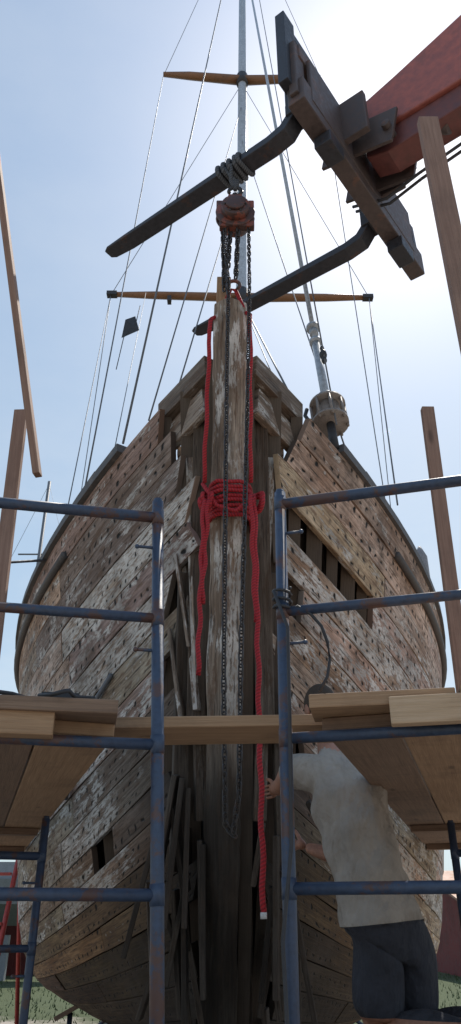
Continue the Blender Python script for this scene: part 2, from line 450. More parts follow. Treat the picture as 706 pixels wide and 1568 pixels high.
# ------------------------------------------------------------------ rig
mb = MB()
mb.sweep([(.12, 8.5, 1.9), (.17, 8.5, 8.6), (.23, 8.5, 14.4), (.29, 8.5, 22)], [.085, .085, .08, .06], n=16)
mb.build('mast', M_mast, boat)
mb = MB()
mb.sweep([(-1.88, 8.5, 8.62), (-1.2, 8.5, 8.6), (.17, 8.5, 8.55)], [(.045, .03), (.07, .05), (.085, .06)], n=10, up=(0, 0, 1))
mb.sweep([(2.17, 8.5, 8.55), (1.5, 8.5, 8.55), (.17, 8.5, 8.55)], [(.045, .03), (.07, .05), (.085, .06)], n=10, up=(0, 0, 1))
mb.sweep([(-1.31, 8.5, 14.5), (-.8, 8.5, 14.45), (.23, 8.5, 14.3)], [(.05, .04), (.08, .07), (.1, .08)], n=10, up=(0, 0, 1))
mb.sweep([(1.75, 8.5, 14.4), (1.2, 8.5, 14.35), (.23, 8.5, 14.3)], [(.05, .04), (.08, .07), (.1, .08)], n=10, up=(0, 0, 1))
mb.build('spreaders', M_varn, boat)
mb = MB()
for p in ((-1.88, 8.5, 8.62), (2.17, 8.5, 8.55)):
    s = -1 if p[0] < 0 else 1
    mb.box(V(p)+V((-s*.1, 0, 0)), V(p)+V((s*.06, 0, 0)), .10, .07)
for z in (8.55, 14.3): mb.sweep([(.17+.01*(z-8.55), 8.5, z-.14), (.17+.01*(z-8.55), 8.5, z+.14)], .11, n=14)
mb.box((-.95, 8.45, 8.5), (-.95, 8.45, 8.4), .06, .1, up=(0, 1, 0))
mb.build('mast_fittings', M_dark, boat)
mb = MB()
def wire(a, b, r=.006, sag=0):
    mb.sweep([lerp(a, b, t)-V((0, 0, sag*4*t*(1-t))) for t in (0, .25, .5, .75, 1)], r, n=6)
UL = (-1.31, 8.5, 14.45); UR = (1.75, 8.5, 14.4); LL = (-1.88, 8.5, 8.6); LR = (2.17, 8.5, 8.55)
MH = (.28, 8.5, 21.5); MU = (.22, 8.5, 14.2); ML = (.17, 8.5, 8.5)
wire(MH, UL); wire(UL, (-1.12, 4.85, 2.78), .007); wire(MH, (-.75, 4.28, 2.92), .009)
wire(MU, LL); wire(LL, (-1.3, 5.1, 2.7), .005); wire((.21, 8.5, 13.5), (-.55, 4.05, 2.95), .006)
wire((.2, 8.5, 11.5), (-.38, 3.9, 2.95), .006); wire(MU, LR); wire(LR, (1.26, 4.85, 2.75), .007)
wire(MH, UR); wire(UR, (2.0, 8.0, 2.4), .007); wire(MH, (.72, 4.1, 2.95), .006); wire(ML, (.45, 3.95, 2.95), .008)
wire(ML, (.36, 3.9, 2.95), .005); wire((.2, 8.5, 12.5), (.8, 4.3, 2.9), .006)
wire((-1.3, 8.3, 8.45), (-.85, 4.45, 2.85), .004)
wire(MH, (0, 14.0, 3.0), .007); wire(LL, (-2.1, 8.6, 2.4)); wire(LR, (2.1, 8.6, 2.4))
mb.build('standing_rigging', M_wire, boat)
# turnbuckle on right stay and furler foil with drum
mb = MB()
A = V((.28, 8.5, 20)); B = V((.72, 4.1, 2.95)); dd = (A-B).normalized()
for q, r in ((.75, .022), (.82, .03), (.9, .018)): mb.ball(B+dd*q, (r, r, r*1.6), 8, 6)
mb.build('turnbuckle', M_dark, boat)
mb = MB()
A = V((.27, 8.5, 19.5)); B = V((.70, 4.22, 3.04)); dd = (A-B).normalized()
mb.sweep([B+dd*.1, B+dd*1.02], .032, n=14, mi=0); mb.sweep([B+dd*1.0, A], .019, n=10, mi=0)
for q, r, h in ((1.0, .05, .03), (1.12, .036, .06), (1.2, .055, .03), (.28, .07, .02)): mb.sweep([B+dd*q, B+dd*(q+h)], r, n=16)
for q in (.0, .19): mb.sweep([B+dd*q, B+dd*(q+.022)], .13, n=26, mi=1)
mb.sweep([B+dd*.02, B+dd*.19], .085, n=20, mi=1)
sx = dd.cross(V((0, 1, 0))).normalized(); sy = dd.cross(sx)
for k in range(8):
    o = (sx*math.cos(k*.785)+sy*math.sin(k*.785))*.12; mb.sweep([B+o-dd*.02, B+o+dd*.21], .011, n=6, mi=1)
mb.sweep([B-dd*.25, B], .03, n=10, mi=2)
mb.sweep([B+sx*.14+dd*.02, B+sx*.17+dd*.1, B+sx*.15+dd*.17], .014, n=8, mi=2)
mb.build('furler', [M_mast, mat_paint('drum_alloy', (.24, .20, .175), (.07, .055, .05), .6, .5, .1, 20), M_dark], boat)
# pennant
mb = MB()
vs = [(-.95, 5.0, 4.76), (-.97, 5.0, 4.54), (-.82, 5.02, 4.65), (-.87, 5.04, 4.84)]
mb.add([V(v) for v in vs], [(0, 1, 2, 3)], [[(0, 0)]*4]); mb.sweep([(-.83, 5.02, 4.95), (-.86, 5.02, 4.7), (-.95, 5, 4.55), (-.97, 4.9, 4.1)], .004, n=5)
mb.build('pennant', M_dark, boat)
# fender lashed to starboard stanchion
mb = MB()
c = hull(1, 1, 2.3, .02)
mb.sweep([c+V((0, 0, -.02)), c+V((0, 0, .06)), c+V((.0, 0, .28)), c+V((0, 0, .34)), c+V((0, 0, .38))], [.03, .055, .055, .03, .012], n=14)
mb.build('fender', mat_plain('fender_grey', (.25, .25, .27), .6), boat)
mb = MB()
mb.sweep([hull(-1, 1, 1.9, .05), (-2.3, 4.9, 2.25), (-4.5, 4.6, .9)], .012, n=6); mb.sweep([hull(1, .66, .9, .07), hull(1, .62, 1.2, .09), hull(1, .52, 1.6, .08)], .016, n=8)
mb.sweep([hull(-1, .70, .9, .07), hull(-1, .68, 1.2, .09), hull(-1, .60, 1.6, .08)], .016, n=8)
mb.build('hull_lines', M_wire, boat)
# keel blocks and jack stands
mb = MB()
for y in (5.9, 8.5, 12):
    mb.box((-.45, y, -1.25), (.45, y, -1.25), .25, .095)
mb.build('keel_blocks', M_plankd, None, .008)
def jackstand(x, y, zt, sd):
    e = empty('boat_stand'); mb = MB()
    for a in range(3):
        an = a*2.094+.5; mb.sweep([(x, y, zt-.35), (x+.42*math.cos(an), y+.42*math.sin(an), GZ)], .022, n=8)
    mb.sweep([(x, y, zt-.45), (x, y, zt-.05)], .025, n=10); mb.build('legs', M_pipe, e)
    mb = MB(); mb.box((x-sd*.12, y, zt+.03), (x+sd*.12, y, zt-.09), .3, .04); mb.build('pad', M_plankd, e, .004)
for y in (8.6, 11.5):
    for sd in (-1, 1): jackstand(sd*1.55, y, -.72, sd)

# ------------------------------------------------------------------ scaffolds
def frame(P, D, zb, zt, wid, rungs, lean=(0, 0), r=.0215):
    e = empty('scaffold_frame'); mb = MB(); P = V((P[0], P[1], 0)); D = V((D[0], D[1], 0)).normalized()
    def at(k, z): return P+D*(k*wid)+V((lean[0]*(z-.5), lean[1]*(z-.5), z))
    for k in (0, 1):
        mb.sweep([at(k, zb), at(k, zt)], r, n=20); mb.sweep([at(k, zt-.004), at(k, zt+.012)], r*.75, n=16)
        mb.sweep([at(k, zb), at(k, zb+.012)], .06, n=4)
    for z in rungs: mb.sweep([at(0, z), at(1, z)], .018 if z != rungs[0] else .021, n=18)
    for z in rungs:   # weld fillets
        for k in (0, 1): mb.sweep([at(k, z-.03), at(k, z+.03)], r*1.08, n=20)
    for z in (rungs[0]-.13, rungs[-1]-.42+.06, rungs[1]+.3-.42):
        for k, s in ((0, 1), (1, -1)):
            p = at(k, z); mb.sweep([p, p+D*s*.075], .006, n=8); mb.ball(p+D*s*.078, .009, 8, 6)
    mb.build('tubes', M_pipe, e); return e
RL = (1.36, .95, .51, .07, -.37, -.8); RR = (1.42, .975, .53, .087, -.35, -.78)
frame((-.24, 2.5), (-.98, -.2), GZ, 1.43, 1.52, RL, (-.046, 0))
frame((.182, 2.5), (.965, -.26), GZ, 1.47, 1.52, RR, (.012, 0))
frame((-1.02, 4.4), (-.955, -.3), GZ, .5, 1.52, (.31, -.12, -.55, -.98))
frame((1.27, 4.6), (.955, -.3), GZ, .5, 1.52, (.34, -.1, -.53, -.96))
# platforms
def platform(sd, P0, z0):
    e = empty('staging_platform'); ax = V((sd*.31, 1, 0)).normalized(); pp = V((sd*.955, -.296, 0))
    for j in range(5):
        mb = MB(); st = [0, .06, -.05, .03, -.02][j]
        a = V((P0[0], P0[1], z0))+pp*(.125+.247*j)+ax*st
        mb.box(a, a+ax*4.75, .24, .042); mb.build('plank_%d' % (j+1), M_plank if (j+(sd > 0)) % 2 == 0 else M_plankd, e, .004)
    mb = MB()   # battens nailed across the underside
    for q in (2.9, 4.3): 
        a = V((P0[0], P0[1], z0-.043))+ax*q+pp*.03; mb.box(a, a+pp*1.18, .09, .04)
    mb.build('battens', M_plankd, e, .003)
    return e, ax, pp
eL, ax, pp = platform(-1, (-.38, 2.5), .556)
mb = MB(); mb.box((-.375, 2.46, .60), (-1.4, 2.28, .60), .2, .045); mb.build('cross_board', M_plankd, eL, .004)
mb = MB(); mb.box((-.56, 2.38, .545), (-1.5, 2.20, .545), .07, .075); mb.build('ledger', M_plank, eL, .004)
eR, ax, pp = platform(1, (.30, 2.5), .575)
mb = MB(); mb.box((.27, 2.47, .62), (.72, 2.385, .62), .2, .045); mb.build('cross_board', M_plank, eR, .004)
mb = MB(); mb.box((.735, 2.38, .626), (1.4, 2.25, .626), .2, .045); mb.build('cross_board_2', M_plank, eR, .004)
mb = MB(); mb.box((.50, 2.33, .575), (1.4, 2.13, .575), .05, .085); mb.build('ledger', M_new, eR, .004)
mb = MB(); mb.box((-.98, 2.86, .622), (.62, 2.80, .632), .30, .04); mb.build('staging_plank', M_plank, None, .004)
# clutter on platform
mb = MB()
pts = [(-.9+.03*k+.02*math.sin(k*1.7), 2.36+.05*math.sin(k*.9), .636+.006*math.sin(k*2.1)) for k in range(16)]
mb.sweep(pts, .007, n=6); mb.box((-.62, 2.42, .64), (-.5, 2.44, .64), .07, .03); mb.build('extension_cord', M_dark, None)
# uprights
def upright(a, b, w, h, m, up=(0, 1, 0)):
    mb = MB(); mb.box(a, b, w, h, up=up); mb.build('wooden_upright', m, None, .003)
upright((.865, 2.05, GZ), (.862, 2.0, 3.07), .085, .04, M_stud)
upright((1.03, 3.25, .6), (1.055, 3.2, 2.41), .065, .04, M_stud)
upright((-.985, 3.0, .58), (-1.05, 3.0, 2.24), .062, .04, M_stud)
upright((-.90, 2.93, 1.82), (-1.255, 2.43, 3.66), .032, .075, M_stud)

# ------------------------------------------------------------------ telehandler forks, carriage, boom
tele = empty('telehandler')
f = V((-.8, .6, 0)); w = V((.6, .8, 0))
sq = [(-1, -1), (1, -1), (1, 1), (-1, 1)]
def fork(E, nm, extra=0):
    E = V(E); mb = MB()
    pts = [E+f*(1.66+extra)+V((0, 0, .012)), E+f*(1.62+extra)+V((0, 0, .01)), E+f*1.45, E+f*.8, E+f*.18, E+f*.06+V((0, 0, .025)), E+V((0, 0, .10)), E+V((0, 0, .2)), E+V((0, 0, .78))]
    rad = [(.006, .035), (.010, .055), (.015, .062), (.024, .062), (.032, .062), (.036, .062), (.034, .062), (.03, .062), (.028, .062)]
    mb.sweep(pts, rad, sect=sq, up=w, smooth=False)
    for z in (.14, .68): mb.box(E+V((0, 0, z))-f*.02-w*.075, E+V((0, 0, z))-f*.02+w*.075, .09, .1)
    mb.build(nm, M_fork, tele, .006)
E1 = (.41, 2.92, 4.37); E2 = (1.02, 3.77, 4.37)
fork(E1, 'fork_1'); fork(E2, 'fork_2')
E1 = V(E1); mb = MB()
def cp(a, b, z): return V((.41, 2.92, 0))+w*a-f*b+V((0, 0, z))   # along carriage, back from forks
mb.box(cp(-.15, .10, 4.50), cp(1.62, .10, 4.50), .12, .22)      # lower carriage bar
mb.box(cp(-.13, .10, 4.94), cp(1.52, .10, 4.94), .08, .14)      # upper carriage bar
mb.box(cp(-.05, .15, 4.70), cp(1.45, .15, 4.70), .03, .44)       # web plate
for a in (-.12, .45, .85, 1.48): mb.box(cp(a, .10, 4.45), cp(a, .10, 5.0), .06, .11, up=w)
mb.box(cp(.38, .2, 4.55), cp(.38, .2, 4.95), .28, .05, up=w); mb.box(cp(.92, .2, 4.55), cp(.92, .2, 4.95), .28, .05, up=w)
mb.build('carriage', M_carr, tele, .008)
mb = MB()
mb.box(cp(-.15, .04, 5.29), cp(1.42, .04, 5.29), .05, .07); mb.box(cp(-.15, .04, 5.03), cp(1.42, .04, 5.03), .05, .09)
for k in range(10):
    a = -.13+k*1.53/9; mb.box(cp(a, .04, 4.95), cp(a, .04, 5.31), .03 if k not in (0, 9) else .06, .07 if k not in (0, 9) else .08, up=w)
mb.box(cp(-.16, .06, 4.55), cp(-.16, .06, 5.31), .07, .13, up=w)
mb.box(cp(1.44, .08, 4.5), cp(1.40, .06, 5.15), .06, .12, up=w)
mb.box(cp(.12, .12, 4.33), cp(.3, .12, 4.33), .12, .1); mb.box(cp(1.15, .12, 4.33), cp(1.35, .12, 4.33), .12, .1); mb.box(cp(1.62, .1, 4.62), cp(1.6, .1, 4.95), .05, .06, up=w)
mb.build('load_backrest', M_fork, tele, .005)
# boom: box section growing toward the machine, with head plates
mb = MB(); b = V((.8, -.6, 0)); O = V((.95, 3.35, 0))
def bp(t, z, s=0): return O+b*t+w*s+V((0, 0, z))
prof = [(0.0, 4.80, 5.02), (.1, 4.74, 5.10), (.35, 4.72, 5.18), (.85, 4.72, 5.36), (1.4, 4.7, 5.42), (5.5, 3.0, 3.95)]
def boomshell(mb, prof, hw):
    vs = []
    for t, a, c_ in prof:
        for s, z in ((-hw, a), (hw, a), (hw, c_), (-hw, c_)): vs.append(bp(t, z, s))
    F = []; n = len(prof)
    for k in range(n-1):
        for m_ in range(4): F.append((k*4+m_, k*4+(m_+1) % 4, k*4+4+(m_+1) % 4, k*4+4+m_))
    F += [(3, 2, 1, 0), tuple(range(n*4-4, n*4))]
    mb.add(vs, F, [[(0, 0)]*4]*len(F))
boomshell(mb, prof, .13)
mb.build('boom', M_red, tele, .012)
mb = MB()
boomshell(mb, [(.05, 4.56, 4.68), (.2, 4.50, 4.715), (.9, 4.52, 4.715), (1.5, 4.5, 4.69)], .10)
mb.build('boom_underside', mat_paint('boom_red_shaded', (.14, .045, .04), (.07, .03, .03), .5, .5, 0, 3), tele, .01)  # box for the boom's underside, its shade put into a darker red
mb = MB()
for s in (-.17, .17): mb.box(bp(-.22, 4.75, s), bp(.3, 4.62, s), .025, .3)
mb.sweep([bp(-.12, 4.75, -.25), bp(-.12, 4.75, .25)], .035, n=14); mb.sweep([bp(.25, 4.62, -.22), bp(.25, 4.62, .22)], .03, n=14)
mb.sweep([bp(-.12, 4.98, 0), bp(.6, 4.52, 0)], .045, n=14); mb.build('boom_head', M_carr, tele, .004)
mb = MB()
for s in (.05, .1): mb.sweep([bp(-.2, 4.5, s+.1), bp(.05, 4.42, s+.12), bp(.3, 4.46, s+.1), bp(1.2, 4.47, s)], .011, n=8)
mb.build('hydraulic_hoses', M_dark, tele)

# ------------------------------------------------------------------ lifting strap, chain hoist
S = V((.41, 2.92, 4.37))+f*.47      # where the strap sits on the fork
mb = MB()
for k in range(5):
    o = f*(-.08+.042*k)+V((0, 0, 0)); tw = rnd(-.02, .02)
    c = S+o
    pts = []
    for q in range(20):
        an = 2*math.pi*q/20; ca = math.cos(an); sa = math.sin(an)
        pts.append(c+w*(.078*math.copysign(abs(ca)**.5, ca))+V((0, 0, .04*math.copysign(abs(sa)**.5, sa)))+f*tw*ca)
    mb.sweep(pts, .016, n=8, closed=True, up=f)
H = V((.03, 3.2, 4.16))
for k in range(4): mb.sweep([S+f*(-.02+.03*k)+w*(.07 if k % 2 else -.07)+V((0, 0, -.02)), S*.5+H*.5+V((.015*k-.03, 0, 0)), H+V((0, 0, .015))], .013, n=8)
mb.build('lifting_strap', M_ropeg)
hoist = empty('chain_hoist'); mb = MB()
def hook(mbx, c, r, rr):
    mbx.sweep([c+V((r*math.cos(a), 0, r*math.sin(a))) for a in [math.radians(-60+15*k) for k in range(19)]], [rr*.6]+[rr]*17+[rr*.5], n=8, up=(0, 1, 0))
hook(mb, H, .04, .013); mb.sweep([H+V((0, 0, -.11)), H+V((0, 0, -.03))], .02, n=10)
C = V((.03, 3.2, 3.93))
mb.build('top_hook', M_chain, hoist)
mb = MB()
for y0, y1, r in ((-.11, -.09, .06), (-.09, -.035, .088), (-.035, -.018, .125), (.018, .03, .125), (.03, .10, .09), (.10, .115, .05)):
    mb.sweep([C+V((0, y0, 0)), C+V((0, y1, 0))], r, n=24)
mb.box(C+V((-.12, 0, .04)), C+V((.12, 0, .04)), .06, .14); mb.box(C+V((-.10, 0, -.08)), C+V((.12, 0, -.08)), .05, .08)
mb.box(C+V((0, -.0, .08)), C+V((0, 0, .17)), .09, .06, up=(0, 1, 0))
mb.build('gear_case', M_hoist, hoist, .006)
mb = MB()
mb.sweep([C+V((0, -.02, 0)), C+V((0, .02, 0))], .10, n=20)
for k in range(6): a = k*1.047; mb.ball(C+V((.065*math.cos(a), -.09, .065*math.sin(a))), .009, 8, 6)
mb.build('chain_wheel', M_chain, hoist)
def chain(pts, mbx, pitch=.031, wr=.0042, wd=.0105):
    pts = [V(p) for p in pts]; L_ = [0]
    for a, b2 in zip(pts, pts[1:]): L_.append(L_[-1]+(b2-a).length)
    n = int(L_[-1]/pitch)
    def at(d):
        for k in range(len(pts)-1):
            if d <= L_[k+1] or k == len(pts)-2:
                return lerp(pts[k], pts[k+1], (d-L_[k])/max(1e-6, L_[k+1]-L_[k]))
    for k in range(n):
        c = at((k+.5)*pitch); t = (at(min(L_[-1], (k+.9)*pitch))-at((k+.1)*pitch)).normalized()
        ref = V((0, 1, 0)) if abs(t.y) < .9 else V((1, 0, 0))
        s1 = t.cross(ref).normalized(); s2 = s1.cross(t).normalized()
        an = (math.pi/4 if k % 2 else -math.pi/4)+rnd(-.25, .25)
        sd_ = s1*math.cos(an)+s2*math.sin(an); nn = t.cross(sd_)
        ring = []
        hl = pitch*.5+wr*.9-wd+.004
        for q in range(10):
            a = 2*math.pi*(q+.5)/10; x = wd*math.cos(a); y = wd*math.sin(a)+(hl if math.sin(a) > 0 else -hl)
            ring.append(c+sd_*x+t*y)
        mbx.sweep(ring, wr, n=5, closed=True, up=nn)
mb = MB()
chain([(.115, 3.2, 3.9), (.112, 3.18, 3.3), (.09, 3.17, 2.4), (.065, 3.17, 1.6), (.045, 3.18, 1.0), (.035, 3.18, .45), (.01, 3.18, .30), (-.02, 3.18, .34), (-.03, 3.18, .9), (-.025, 3.17, 1.8), (-.02, 3.17, 2.6), (-.012, 3.17, 3.3), (-.04, 3.2, 3.86)], mb)
mb.build('hand_chain', M_chain, hoist)
mb = MB()
chain([(.0, 3.22, 3.86), (-.015, 3.22, 3.5)], mb, .036, .006, .013); chain([(.05, 3.2, 3.86), (.03, 3.22, 3.36)], mb, .036, .006, .013)
chain([(-.05, 3.24, 3.86), (-.035, 3.24, 3.3)], mb, .036, .006, .013)
mb.build('load_chain', M_chain, hoist)
mb = MB(); hook(mb, V((.02, 3.2, 3.32)), .035, .011); mb.build('load_hook', M_hoist, hoist)

# ------------------------------------------------------------------ red rope
mb = MB(); R = .0125
def vert(p0, p1, n=14, a=.004):
    pts = [lerp(p0, p1, k/n) for k in range(n+1)]
    return [p+V((a*math.sin(k*1.3+p0[0]*30), a*math.cos(k*.9), 0)) for k, p in enumerate(pts)]
mb.sweep(vert((-.118, 3.24, 3.08), (-.152, 3.62, 2.2)), R, n=8); mb.sweep(vert((.116, 3.24, 3.12), (.115, 3.62, 2.2)), R, n=8)
mb.sweep([(-.118, 3.24, 3.08), (-.11, 3.3, 3.15), (-.06, 3.34, 3.22), (.0, 3.26, 3.35), (.03, 3.22, 3.3), (.09, 3.3, 3.2), (.116, 3.24, 3.12)], R, n=8)
for k in range(8):   # turns round the stem
    z = 2.03+.0255*k; pts = []
    tl = rnd(-.014, .014); bulge = rnd(0, .014)
    for q in range(28):
        an = 2*math.pi*q/28; ca = math.cos(an); sa = math.sin(an)
        y = stemY(z)+.17; px = (.118+bulge)*math.copysign(abs(ca)**.55, ca); py = (.195+bulge)*math.copysign(abs(sa)**.55, sa)
        pts.append((px, y+py, z+tl*ca+.004*math.sin(q*2+k)))
    mb.sweep(pts, R, n=8, closed=True, up=(0, 0, 1))
def hitch(cx, cy, cz, r, n):
    for k in range(n):
        tilt = rnd(-.7, .7); pts = []
        o = V((cx+rnd(-.015, .015), cy+rnd(-.02, .01), cz+rnd(-.05, .04)))
        for q in range(16):
            an = 2*math.pi*q/16
            pts.append(o+V((r*.5*math.cos(an), -.03*math.cos(an*2)+.02*math.sin(an), r*math.sin(an)+tilt*r*.6*math.cos(an))))
        mb.sweep(pts, R*.95, n=8, closed=True, up=(0, 1, 0))
hitch(-.135, 3.64, 2.10, .055, 3); hitch(.14, 3.64, 2.12, .06, 3)
mb.sweep([(-.16, 3.63, 2.2), (-.08, 3.62, 2.05), (.03, 3.6, 2.0), (.12, 3.62, 2.1)], R, n=8)
mb.sweep(vert((-.15, 3.6, 2.08), (-.163, 3.6, 1.07), 20, .006), R, n=8)
mb.sweep(vert((.135, 3.6, 2.1), (.142, 3.6, .02), 36, .005), R*1.05, n=8)
mb.sweep(vert((.115, 3.58, 2.1), (.13, 3.6, 1.35), 14, .006), R, n=8)
mb.sweep(vert((-.125, 3.6, 2.08), (-.15, 3.6, 1.45), 14, .007), R, n=8)
mb.build('red_rope', M_rope)
mb = MB(); mb.sweep([(.142, 3.6, .035), (.142, 3.6, .01)], R*1.15, n=8); mb.build('rope_whipping', mat_plain('tape', (.6, .6, .6)), bpy.data.objects['red_rope'])
# dark cable coil on right post
mb = MB(); pts = []
for k in range(34):
    a = k*.62; pts.append((.188+.032*math.cos(a), 2.5+.032*math.sin(a), 1.07-.003*k))
pts += [(.24, 2.47, .985), (.285, 2.47, .955), (.32, 2.47, .91), (.338, 2.47, .85), (.342, 2.47, .79), (.33, 2.47, .73), (.30, 2.47, .68)]
mb.sweep(pts, .006, n=6, up=(0, 0, 1))
mb.sweep([(.155, 2.46, 1.04), (.2, 2.455, .9), (.195, 2.455, .6), (.185, 2.455, .2), (.15, 2.455, -.05), (.16, 2.455, -.4), (.15, 2.45, -1.28)], .006, n=6)
mb.build('cable', M_dark)

# ------------------------------------------------------------------ man kneeling under the staging
def man():
    J = {}; E = []
    def j(n, p, r, lab):
        x, y, z = p
        if z > .08: z = .08+(z-.08)*1.24
        J[n] = (V((x*1.05, y+.2, z)), r, lab)
    j('pel', (.655, 3.40, -.02), (.165, .145), 'shorts')
    j('wa', (.605, 3.41, .045), (.205, .17), 'shirt')
    j('lum', (.575, 3.43, .18), (.205, .17), 'shirt')
    j('ch', (.535, 3.49, .36), (.200, .17), 'shirt')
    j('uc', (.50, 3.54, .50), (.155, .14), 'shirt')
    j('nk', (.475, 3.60, .63), (.06, .06), 'skin'); j('hd', (.46, 3.63, .72), (.058, .058), 'skin')
    E += [('pel', 'wa'), ('wa', 'lum'), ('lum', 'ch'), ('ch', 'uc'), ('uc', 'nk'), ('nk', 'hd')]
    j('sl', (.39, 3.47, .51), (.095, .095), 'shirt'); j('sl2', (.32, 3.53, .53), (.09, .09), 'shirt'); j('sl3', (.28, 3.58, .53), (.088, .088), 'shirt')
    j('al', (.268, 3.60, .53), (.050, .050), 'skin'); j('el', (.245, 3.74, .50), (.044, .044), 'skin'); j('fl', (.235, 3.88, .51), (.042, .042), 'skin'); j('wl', (.23, 4.0, .52), (.028, .028), 'skin')
    E += [('uc', 'sl'), ('sl', 'sl2'), ('sl2', 'sl3'), ('sl3', 'al'), ('al', 'el'), ('el', 'fl'), ('fl', 'wl')]
    j('sr', (.64, 3.63, .45), (.10, .10), 'shirt'); j('sr2', (.66, 3.70, .38), (.09, .09), 'shirt'); j('sr3', (.65, 3.74, .33), (.085, .085), 'shirt')
    j('ar', (.645, 3.75, .32), (.048, .048), 'skin'); j('er', (.56, 3.82, .24), (.042, .042), 'skin'); j('fr', (.46, 3.83, .25), (.044, .044), 'skin'); j('wr', (.36, 3.86, .28), (.028, .028), 'skin')
    E += [('uc', 'sr'), ('sr', 'sr2'), ('sr2', 'sr3'), ('sr3', 'ar'), ('ar', 'er'), ('er', 'fr'), ('fr', 'wr')]
    for k, dx, dy, kx, ky in (('L', -.065, -.03, -.03, .06), ('R', .07, .04, .0, .10)):
        hx, hy = .66+dx, 3.40+dy
        j('h'+k, (hx, hy, -.10), (.118, .118), 'shorts'); j('t'+k, (hx+kx*.5, hy+ky*.5, -.20), (.115, .115), 'shorts')
        j('m'+k, (hx+kx*.8, hy+ky*.8, -.33), (.115, .115), 'shorts'); j('n'+k, (hx+kx*.82, hy+ky*.82, -.335), (.068, .068), 'skin')
        j('k'+k, (hx+kx, hy+ky, -.395), (.062, .062), 'skin')
        j('c'+k, (hx+kx+.17, hy+ky-.13, -.355), (.066, .066), 'skin'); j('a'+k, (hx+kx+.33, hy+ky-.25, -.375), (.036, .036), 'skin')
        j('f'+k, (hx+kx+.36, hy+ky-.28, -.365), (.045, .045), 'shoe'); j('o'+k, (hx+kx+.40, hy+ky-.31, -.43), (.04, .04), 'shoe')
        E += [('pel', 'h'+k), ('h'+k, 't'+k), ('t'+k, 'm'+k), ('m'+k, 'n'+k), ('n'+k, 'k'+k), ('k'+k, 'c'+k), ('c'+k, 'a'+k), ('a'+k, 'f'+k), ('f'+k, 'o'+k)]
    def skinmesh(J, E, root, name, sub=2):
        names = list(J); me = bpy.data.meshes.new('sk')
        me.from_pydata([J[n][0] for n in names], [(names.index(a), names.index(b)) for a, b in E], [])
        ob = bpy.data.objects.new('sk', me); bpy.context.collection.objects.link(ob)
        md = ob.modifiers.new('s', 'SKIN'); md.use_smooth_shade = True
        for i, n in enumerate(names):
            r = J[n][1]; me.skin_vertices[0].data[i].radius = r; me.skin_vertices[0].data[i].use_root = (n == root)
        ss = ob.modifiers.new('u', 'SUBSURF'); ss.levels = sub; ss.render_levels = sub
        dg = bpy.context.evaluated_depsgraph_get(); dg.update()
        m2 = bpy.data.meshes.new_from_object(ob.evaluated_get(dg)); bpy.data.objects.remove(ob)
        o = bpy.data.objects.new(name, m2); bpy.context.collection.objects.link(o)
        for p in m2.polygons: p.use_smooth = True
        return o
    labs = ['shirt', 'shorts', 'skin', 'shoe']
    MS = [mat_cloth('tshirt', (.35, .31, .27), (.25, .21, .175)), mat_cloth('shorts', (.034, .037, .050)), mat_plain('skin', (.33, .16, .105), .55, 0, 9, .1), M_dark]
    man = empty('kneeling_man')
    body = skinmesh(J, E, 'pel', 'body', 3); body.parent = man
    m = body.data; m.materials.clear()
    for x in MS: m.materials.append(x)
    # cut clean garment edges: shirt hem and shorts hem
    bm = bmesh.new(); bm.from_mesh(m)
    HN = V((-.10, 0, 1)).normalized(); HP = V((.69, 3.6, .0))
    for co_, no_ in ((HP, HN), (V((.69, 3.6, -.335)), V((0, 0, 1)))):
        bmesh.ops.bisect_plane(bm, geom=bm.verts[:]+bm.edges[:]+bm.faces[:], plane_co=co_, plane_no=no_)
    bm.to_mesh(m); bm.free()
    bones = [(J[a][0], J[b][0], J[a][2], J[b][2]) for a, b in E]
    for p in m.polygons:
        c = p.center; best = 9; lab = 'shirt'
        for a, b2, la, lb in bones:
            ab = b2-a; t = max(0, min(1, (c-a).dot(ab)/ab.length_squared)); d = (c-(a+ab*t)).length
            if d < best: best = d; lab = la if t < .5 else lb
        if lab in ('shirt', 'shorts') and c.z < .2: lab = 'shirt' if (c-HP).dot(HN) > 0 else 'shorts'
        if lab in ('shorts', 'skin') and -.365 < c.z < -.2: lab = 'shorts' if c.z > -.335 else 'skin'
        p.material_index = labs.index(lab); p.use_smooth = True
    # folds: gentle displacement of the loose shirt, flaring at the hem
    for v in m.vertices:
        h_ = (v.co-HP).dot(HN)
        if -.0005 < h_ < .12 and abs(v.co.x-.66) < .35:
            k = 1+.09*(1-h_/.12); v.co.x = .66+(v.co.x-.66)*k; v.co.y = 3.61+(v.co.y-3.61)*k
        if 0 < h_ < .62 and v.co.x > .36:
            an = math.atan2(v.co.y-3.64, v.co.x-.63)
            r_ = .010*math.sin(an*7+v.co.z*14)+.008*math.sin(an*3-v.co.z*31)
            v.co.x += math.cos(an)*r_; v.co.y += math.sin(an)*r_
